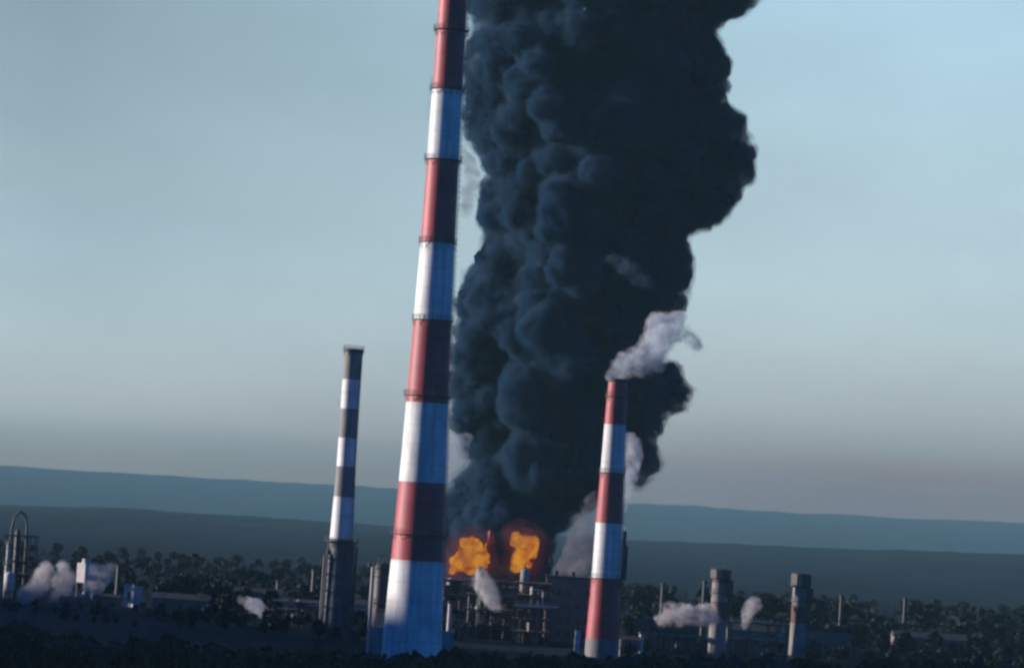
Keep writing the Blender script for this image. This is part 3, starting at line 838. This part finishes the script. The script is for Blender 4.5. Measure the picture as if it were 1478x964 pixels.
# ------------------------------------------------------------------ smoke and steam
def ico(sub):
    bm = bmesh.new(); bmesh.ops.create_icosphere(bm, subdivisions=sub, radius=1)
    v = np.array([p.co[:] for p in bm.verts]); f = [tuple(q.index for q in fc.verts) for fc in bm.faces]; bm.free()
    return v, f
ICO = ico(2)
def puffs_mesh(name, puffs, grow, voxel, amp, scale, m, parent, mul=1.0, seed=0.0):
    v, f = ICO
    V, F, o = [], [], 0
    for (x, y, z, r) in puffs:
        rr = r * mul + grow
        rr = max(rr, voxel * 1.2)
        V.append(v * rr + np.array((x, y, z))); F += [tuple(o + i for i in q) for q in f]; o += len(v)
    me = bpy.data.meshes.new(name + '_src'); me.from_pydata(np.concatenate(V).tolist(), [], F)
    ob = bpy.data.objects.new(name + '_src', me); COL.objects.link(ob)
    md = ob.modifiers.new('r', 'REMESH'); md.mode = 'VOXEL'; md.voxel_size = voxel; md.use_smooth_shade = True
    dg = bpy.context.evaluated_depsgraph_get()
    me2 = bpy.data.meshes.new_from_object(ob.evaluated_get(dg))
    bpy.data.objects.remove(ob); bpy.data.meshes.remove(me)
    n = len(me2.vertices)
    co_ = np.empty(n * 3); me2.vertices.foreach_get('co', co_); co_ = co_.reshape(-1, 3)
    no = np.array([vv.normal[:] for vv in me2.vertices])
    if amp:
        d = np.empty(n)
        for i in range(n):
            p = Vector(co_[i]) * scale + Vector((seed, 0, 0))
            w_ = noise.noise_vector(p * .7) * .35
            a = noise.voronoi(p * .45 + w_)[0][0]; c = noise.voronoi(p * 1.1 + w_)[0][0]
            e = noise.voronoi(p * 2.6 + w_)[0][0]; g = noise.voronoi(p * 5.5)[0][0]
            d[i] = 1.5 * noise.fractal(Vector(co_[i]) * .045 * (scale / .15), 1.0, 2.0, 3) + 1.2 * (.5 - a) + .9 * (.5 - c) + .65 * (.5 - e) + .4 * (.5 - g)
        co_ += no * (d * amp)[:, None]
    me2.vertices.foreach_set('co', co_.ravel())
    E = np.empty(len(me2.edges) * 2, dtype=np.int64); me2.edges.foreach_get('vertices', E); E = E.reshape(-1, 2)
    lab = np.arange(n)
    while True:
        mn = np.minimum(lab[E[:, 0]], lab[E[:, 1]]); new = lab.copy()
        np.minimum.at(new, E[:, 0], mn); np.minimum.at(new, E[:, 1], mn); new = new[new]
        if (new == lab).all(): break
        lab = new
    cnt = np.bincount(lab, minlength=n)
    bad = np.nonzero(cnt[lab] < max(60, cnt.max() * .03))[0]
    if len(bad) and len(bad) < n:
        bm = bmesh.new(); bm.from_mesh(me2); bm.verts.ensure_lookup_table()
        bmesh.ops.delete(bm, geom=[bm.verts[int(i)] for i in bad], context='VERTS'); bm.to_mesh(me2); bm.free()
    me2.materials.clear(); me2.materials.append(m)
    me2.polygons.foreach_set('use_smooth', [True] * len(me2.polygons))
    me2.update(); me2.name = name
    ob = bpy.data.objects.new(name, me2); COL.objects.link(ob)
    if parent: ob.parent = parent
    return ob

def inside(p, poly):
    x, y = p; c = False; n = len(poly)
    for i in range(n):
        x1, y1 = poly[i]; x2, y2 = poly[(i + 1) % n]
        if (y1 > y) != (y2 > y) and x < (x2 - x1) * (y - y1) / (y2 - y1) + x1: c = not c
    return c
def edge_dist(p, poly):
    P = np.array(p); A = np.array(poly, float); B = np.roll(A, -1, 0); AB = B - A
    t = np.clip(((P - A) * AB).sum(1) / (AB * AB).sum(1), 0, 1)
    return float(np.sqrt(((A + t[:, None] * AB - P) ** 2).sum(1)).min())

def fill(poly, D, n, rmin, rmax, depth, R, edge_n=0, edge_r=(6, 14)):
    """puffs (in metres) that together fill the plume whose side view is poly"""
    xs_ = [p[0] for p in poly]; ys_ = [p[1] for p in poly]
    out = []; k = D / FPX; tries = 0
    while len(out) < n and tries < n * 60:
        tries += 1
        p = (R.uniform(min(xs_), max(xs_)), R.uniform(min(ys_), max(ys_)))
        if not inside(p, poly): continue
        d = edge_dist(p, poly)
        if d < rmin: continue
        r = min(d, rmax) * R.uniform(.9, 1.04)
        half = min(depth, d * k * 1.0)
        y = D + R.uniform(-1, 1) * max(0, half)
        q = W(p[0], p[1], y); out.append((q.x, q.y, q.z, r * y / FPX))
    # small billows all along the outline
    A = [Vector(p) for p in poly]; per = sum((A[(i + 1) % len(A)] - A[i]).length for i in range(len(A)))
    for i in range(len(A)):
        a, b_ = A[i], A[(i + 1) % len(A)]; L = (b_ - a).length
        for _ in range(int(edge_n * L / per) + 1):
            r = R.uniform(*edge_r); t = R.random(); nrm = Vector((-(b_ - a).y, (b_ - a).x)).normalized()
            p = a.lerp(b_, t) + nrm * r * .75
            if not inside(p, poly): p = a.lerp(b_, t) - nrm * r * .75
            if not inside(p, poly): continue
            q = W(p.x, p.y, D + R.uniform(-1, 1) * 5); out.append((q.x, q.y, q.z, r * D / FPX))
    return out

DS = 1150
PL = [(700, -340), (690, -200), (684, -80), (681, 0), (676, 60), (673, 130), (674, 190), (684, 212), (699, 235), (703, 262), (696, 292), (689, 318), (692, 345), (690, 372), (678, 395), (662, 414), (654, 440),
      (656, 480), (652, 530), (654, 575), (650, 610), (662, 640), (672, 668), (655, 700), (636, 725), (630, 765), (634, 800), (645, 826), (700, 834), (760, 836), (782, 826), (788, 790), (812, 764), (838, 745), (858, 712),
      (880, 690), (903, 660), (906, 625), (918, 640), (922, 668), (915, 700), (928, 706), (944, 692), (956, 668), (946, 640), (952, 615), (968, 598), (985, 594), (1002, 580), (1004, 566), (990, 550),
      (984, 532), (972, 520), (950, 512), (935, 495), (942, 470), (972, 456), (988, 438), (996, 412), (1003, 386), (992, 368), (986, 345), (1000, 330), (1026, 328), (1042, 308), (1062, 288), (1080, 264),
      (1091, 236), (1082, 206), (1070, 172), (1050, 160), (1034, 140), (1046, 122), (1055, 100), (1050, 82), (1034, 58), (1016, 34), (1040, 26), (1072, 24), (1094, 12), (1120, -30), (1150, -90), (1180, -200), (1190, -340)]
R = random.Random(21)
pf = fill(PL, DS, 1500, 5, 27, 26, R, 450, (4, 12))
pf += fill(PL, DS + 12, 90, 16, 44, 3, R)
for cx_, cy_, rr_ in [(925, 530, 22), (950, 540, 20), (968, 560, 20), (982, 572, 17), (950, 575, 26), (925, 570, 28), (930, 600, 22), (918, 625, 15), (935, 640, 16), (940, 665, 15), (928, 680, 13), (940, 612, 14), (915, 500, 22), (905, 560, 30)]:
    for j in range(3):
        q = W(cx_ + R.uniform(-3, 3), cy_ + R.uniform(-3, 3), DS + R.uniform(-4, 4)); pf.append((q.x, q.y, q.z, rr_ * DS / FPX * (1 if j == 0 else .8)))
smoke = thing('black_smoke', (0, 0, 0), 'huge column of dark navy black smoke billowing up from the fire', 'smoke', kind='stuff')
puffs_mesh('core', pf, -2.6, .72, 2.2, .15, M_black, smoke)
puffs_mesh('veil', pf, .3, 1.1, 2.2, .15, V_black, smoke)
puffs_mesh('thin_veil', pf, 1.5, 1.7, 1.8, .15, V_black2, smoke)

def plume(name, pts, D, label, cat='steam', core=None, v1=V_steam, v2=V_steam2, n=26, jit=.55, voxel=.5, seed=1, amp=.7, mul=.72, group=None, depth=1.0):
    """chain of puffs along pts = [(px, py, radius px)]"""
    R = random.Random(seed); out = []
    for i in range(n):
        t = i / (n - 1) * (len(pts) - 1); a = min(int(t), len(pts) - 2); f = t - a
        px, py, r = [pts[a][j] * (1 - f) + pts[a + 1][j] * f for j in range(3)]; r *= 1.3
        for _ in range(3):
            rr = r * R.uniform(.4, .8); x = px + R.uniform(-1, 1) * (r - rr) * 1.2 ; y = py + R.uniform(-1, 1) * (r - rr) * 1.2
            q = W(x, y, D + R.uniform(-1, 1) * r * D / FPX * jit * depth); out.append((q.x, q.y, q.z, rr * D / FPX))
    o = thing(name, (0, 0, 0), label, cat, group, kind='stuff')
    core = core or M_puff
    if core: puffs_mesh('core', out, 0, voxel, amp, .45, core, o, mul, seed)
    puffs_mesh('veil', out, .15, voxel, amp, .45, v1, o, 1.0, seed)
    if v2: puffs_mesh('thin_veil', out, .6, voxel * 1.3, amp, .45, v2, o, 1.15, seed)
    return o


def wisp_mat(name, c, amax):
    m = mat(name, c, 1.0, tuple(v * .6 for v in c), .3, spec=0.0)
    t = m.node_tree; nz = t.nodes.new('ShaderNodeTexNoise'); nz.inputs['Scale'].default_value = .35; nz.inputs['Detail'].default_value = 6
    tc = t.nodes.new('ShaderNodeTexCoord'); t.links.new(tc.outputs['Object'], nz.inputs['Vector'])
    mr = t.nodes.new('ShaderNodeMapRange'); mr.inputs[1].default_value = .40; mr.inputs[2].default_value = .75; mr.inputs[3].default_value = 0; mr.inputs[4].default_value = amax
    t.links.new(nz.outputs[0], mr.inputs[0]); t.links.new(mr.outputs[0], t.nodes['Principled BSDF'].inputs['Alpha'])
    return m
M_wisp = wisp_mat('wisp_surface', (.12, .15, .19), .05)
M_puff = wisp_mat('steam_surface', (.40, .37, .38), .2)
M_blue = wisp_mat('blue_steam_surface', (.30, .36, .42), .25)
def sv(name, c, d): return vol_mat(name, c, d * 3.6, noisy=(.30, .38, .66), step=.35)
plume('steam_plume', [(882, 545, 3.5), (890, 539, 7), (903, 529, 11), (922, 521, 15), (943, 508, 17), (952, 488, 18), (962, 468, 15), (975, 478, 13), (990, 484, 9), (1003, 494, 8)], 1000,
      'pale blue grey steam curling from the top of the right chimney', n=46, seed=4, core=M_blue, v1=sv('grey_steam_veil', (.42, .52, .62), .07), mul=.85, amp=1.1)
plume('steam_plume', [(692, 832, 7), (698, 843, 9), (705, 855, 9), (710, 866, 7), (715, 874, 4), (718, 878, 2.5)], 1035, 'short slanting white steam in the middle, hanging below the left flame', n=26, seed=5, voxel=.4, mul=.8)
plume('steam_plume', [(26, 862, 5), (42, 857, 9), (55, 848, 11), (64, 835, 10), (70, 822, 6)], 1110, 'leftmost pinkish steam, leaning right beside the left edge columns', n=26, seed=6, voxel=.4)
plume('steam_plume', [(74, 862, 5), (87, 853, 10), (94, 838, 11), (93, 824, 9), (88, 812, 5)], 1112, 'upright pinkish steam puff just left of the boxy cooling tower', n=24, seed=7, voxel=.4)
plume('steam_plume', [(126, 862, 4), (133, 850, 7), (138, 838, 11), (142, 828, 12), (155, 824, 7)], 1160, 'pinkish steam curling round the right of the boxy cooling tower', n=20, seed=8, voxel=.4)
plume('steam_plume', [(388, 902, 5), (385, 890, 8), (375, 878, 9), (360, 872, 8), (348, 866, 5)], 1060, 'thin dim steam wisp left of the faded chimney', n=22, seed=9, core=M_blue, v1=sv('dim_steam_veil', (.7, .7, .75), .10), v2=None, voxel=.45, mul=.5)
plume('steam_plume', [(953, 895, 7), (968, 891, 10), (985, 887, 13), (1005, 889, 10), (1018, 885, 10), (1026, 891, 9)], 1030, 'cauliflower shaped steam lying left of the masted short stack', n=28, seed=10, voxel=.4, amp=.9)
plume('steam_plume', [(1073, 903, 4), (1076, 890, 7), (1083, 880, 7), (1092, 873, 4)], 1045, 'small steam wisp between the two short stacks', n=16, seed=11, voxel=.4, core=M_blue, mul=.7)
plume('steam_plume', [(800, 830, 5), (815, 822, 11), (835, 806, 22), (845, 782, 22), (852, 755, 16), (858, 730, 11), (861, 714, 6)], 1122, 'brownish pink steam between the smoke and the right chimney', n=44, seed=12,
      core=M_wisp, v1=sv('brown_steam_veil', (.34, .31, .34), .045), v2=None, mul=.85, amp=.5)
plume('steam_plume', [(897, 768, 2), (901, 740, 3.5), (905, 705, 5), (911, 675, 9), (916, 650, 11), (908, 630, 6)], 1060, 'thin pale steam jet rising along the right flank of the right chimney', n=44, seed=13,
      core=M_blue, v1=sv('jet_steam_veil', (.58, .60, .66), .15), v2=None, voxel=.4, mul=.85)
plume('steam_plume', [(648, 690, 6), (652, 672, 11), (660, 652, 13), (668, 634, 9), (678, 630, 5)], 1090, 'pale wisp of steam peeping out right of the tall chimney, low down', n=26, seed=14,
      core=M_wisp, v1=sv('low_wisp_veil', (.40, .44, .50), .07), v2=None, voxel=.45, mul=.85)
plume('smoke_wisp', [(668, 215, 6), (677, 235, 10), (681, 258, 12), (678, 285, 12), (670, 305, 8)], 1125, 'grey brown smoke wisp right of the tall chimney, in the bright gap beside the smoke', cat='smoke', n=24, seed=15,
      core=M_wisp, v1=sv('gap_wisp_veil', (.30, .33, .38), .07), v2=None, voxel=.55, mul=.85, amp=1.0)
plume('smoke_wisp', [(618, 172, 4), (621, 150, 7), (626, 130, 8), (632, 110, 6)], 1145, 'faint smoke wisp showing left of the tall chimney near the top', cat='smoke', n=14, seed=16,
      core=M_wisp, v1=V_black2, v2=None, voxel=.55, mul=.85, amp=1.0)
for pts, lab, sd in [([(875, 372, 5), (892, 380, 9), (908, 390, 12), (922, 400, 11), (934, 408, 7)], 'grey wisp on the front of the smoke, level with its right hand notch', 17)]:
    plume('smoke_wisp', pts, 1114, lab, cat='smoke', n=22, seed=sd, core=M_wisp, v1=sv('front_wisp_veil', (.14, .22, .32), .022), v2=None, voxel=.55, mul=.85, amp=1.0)

# ------------------------------------------------------------------ fire
def fire_mat():
    m = bpy.data.materials.new('flame'); m.use_nodes = True; t = m.node_tree
    t.nodes.remove(t.nodes['Principled BSDF'])
    e = t.nodes.new('ShaderNodeEmission'); e.inputs[1].default_value = 1.0
    tc = t.nodes.new('ShaderNodeTexCoord'); nz = t.nodes.new('ShaderNodeTexNoise'); nz.inputs['Scale'].default_value = .28; nz.inputs['Detail'].default_value = 6; nz.inputs['Distortion'].default_value = .6
    rp = t.nodes.new('ShaderNodeValToRGB'); cr = rp.color_ramp
    cr.elements[0].position = .34; cr.elements[0].color = (.17, .036, .006, 1)
    cr.elements[1].position = .56; cr.elements[1].color = (.33, .135, .008, 1)
    q = cr.elements.new(.45); q.color = (.25, .080, .006, 1)
    t.links.new(tc.outputs['Object'], nz.inputs['Vector']); t.links.new(nz.outputs[0], rp.inputs[0]); t.links.new(rp.outputs[0], e.inputs[0])
    t.links.new(e.outputs[0], t.nodes['Material Output'].inputs['Surface'])
    return m
M_fire = fire_mat()
V_glow = vol_mat('firelight_shell', (.1, .05, .05), .10, (.60, .06, .04), .016, noisy=(.3, .38, .62), step=.4)  # self-lit shells: the fire's red light on the smoke, put in as emission
def fire(polyg, D, label, sd, tongues):
    R = random.Random(sd)
    pts = fill(polyg, D, 80, 3, 16, 3, R, 46, (2.5, 5.5))
    for (px, py, r) in tongues:
        q = W(px, py, D); pts.append((q.x, q.y, q.z, r * D / FPX))
    top = sorted(polyg, key=lambda p: p[1])[:4]
    for _ in range(7):      # licking tongues
        a, c = R.choice(top), R.choice(top)
        x, y = (a[0] + c[0]) / 2, max(a[1], c[1]) + 5
        for j in range(5):
            r = (4.6 - j * .8); q = W(x + R.uniform(-1, 1) + j * 1.0, y - j * 1.9, D + R.uniform(-2, 1)); pts.append((q.x, q.y, q.z, r * D / FPX))
    o = thing('fire', (0, 0, 0), label, 'fire')
    puffs_mesh('flame', pts, 0, .3, 1.0, .6, M_fire, o, 1.0, sd)
    puffs_mesh('glow', pts, .9, .8, .4, .3, V_glow, o, 1.0, sd)
    puffs_mesh('outer_glow', pts, 2.6, 1.2, .8, .2, vol_mat('outer_firelight_shell', (.1, .05, .06), .10, (.55, .040, .05), .0036, noisy=(.16, .40, .66), step=.4), o, 1.0, sd)
    puffs_mesh('far_glow', pts, 5.5, 1.6, 1.2, .15, vol_mat('far_firelight_shell', (.1, .05, .06), .06, (.5, .035, .08), .0011, noisy=(.12, .42, .70), step=.4), o, 1.0, sd)
fire([(652, 827), (650, 808), (660, 795), (668, 781), (690, 780), (700, 793), (706, 815), (690, 824), (672, 820)], 1098,
     'large orange flame low at the left, domed, above the dark units', 31, [(654, 826, 4), (702, 786, 3)])
fire([(738, 812), (740, 798), (744, 792), (738, 780), (742, 773), (770, 775), (776, 788), (774, 802), (762, 806), (766, 816), (750, 818)], 1098,
     'smaller ragged orange flame, right of the vent stack', 32, [(745, 816, 4), (744, 772, 3.5), (762, 773, 3.5)])
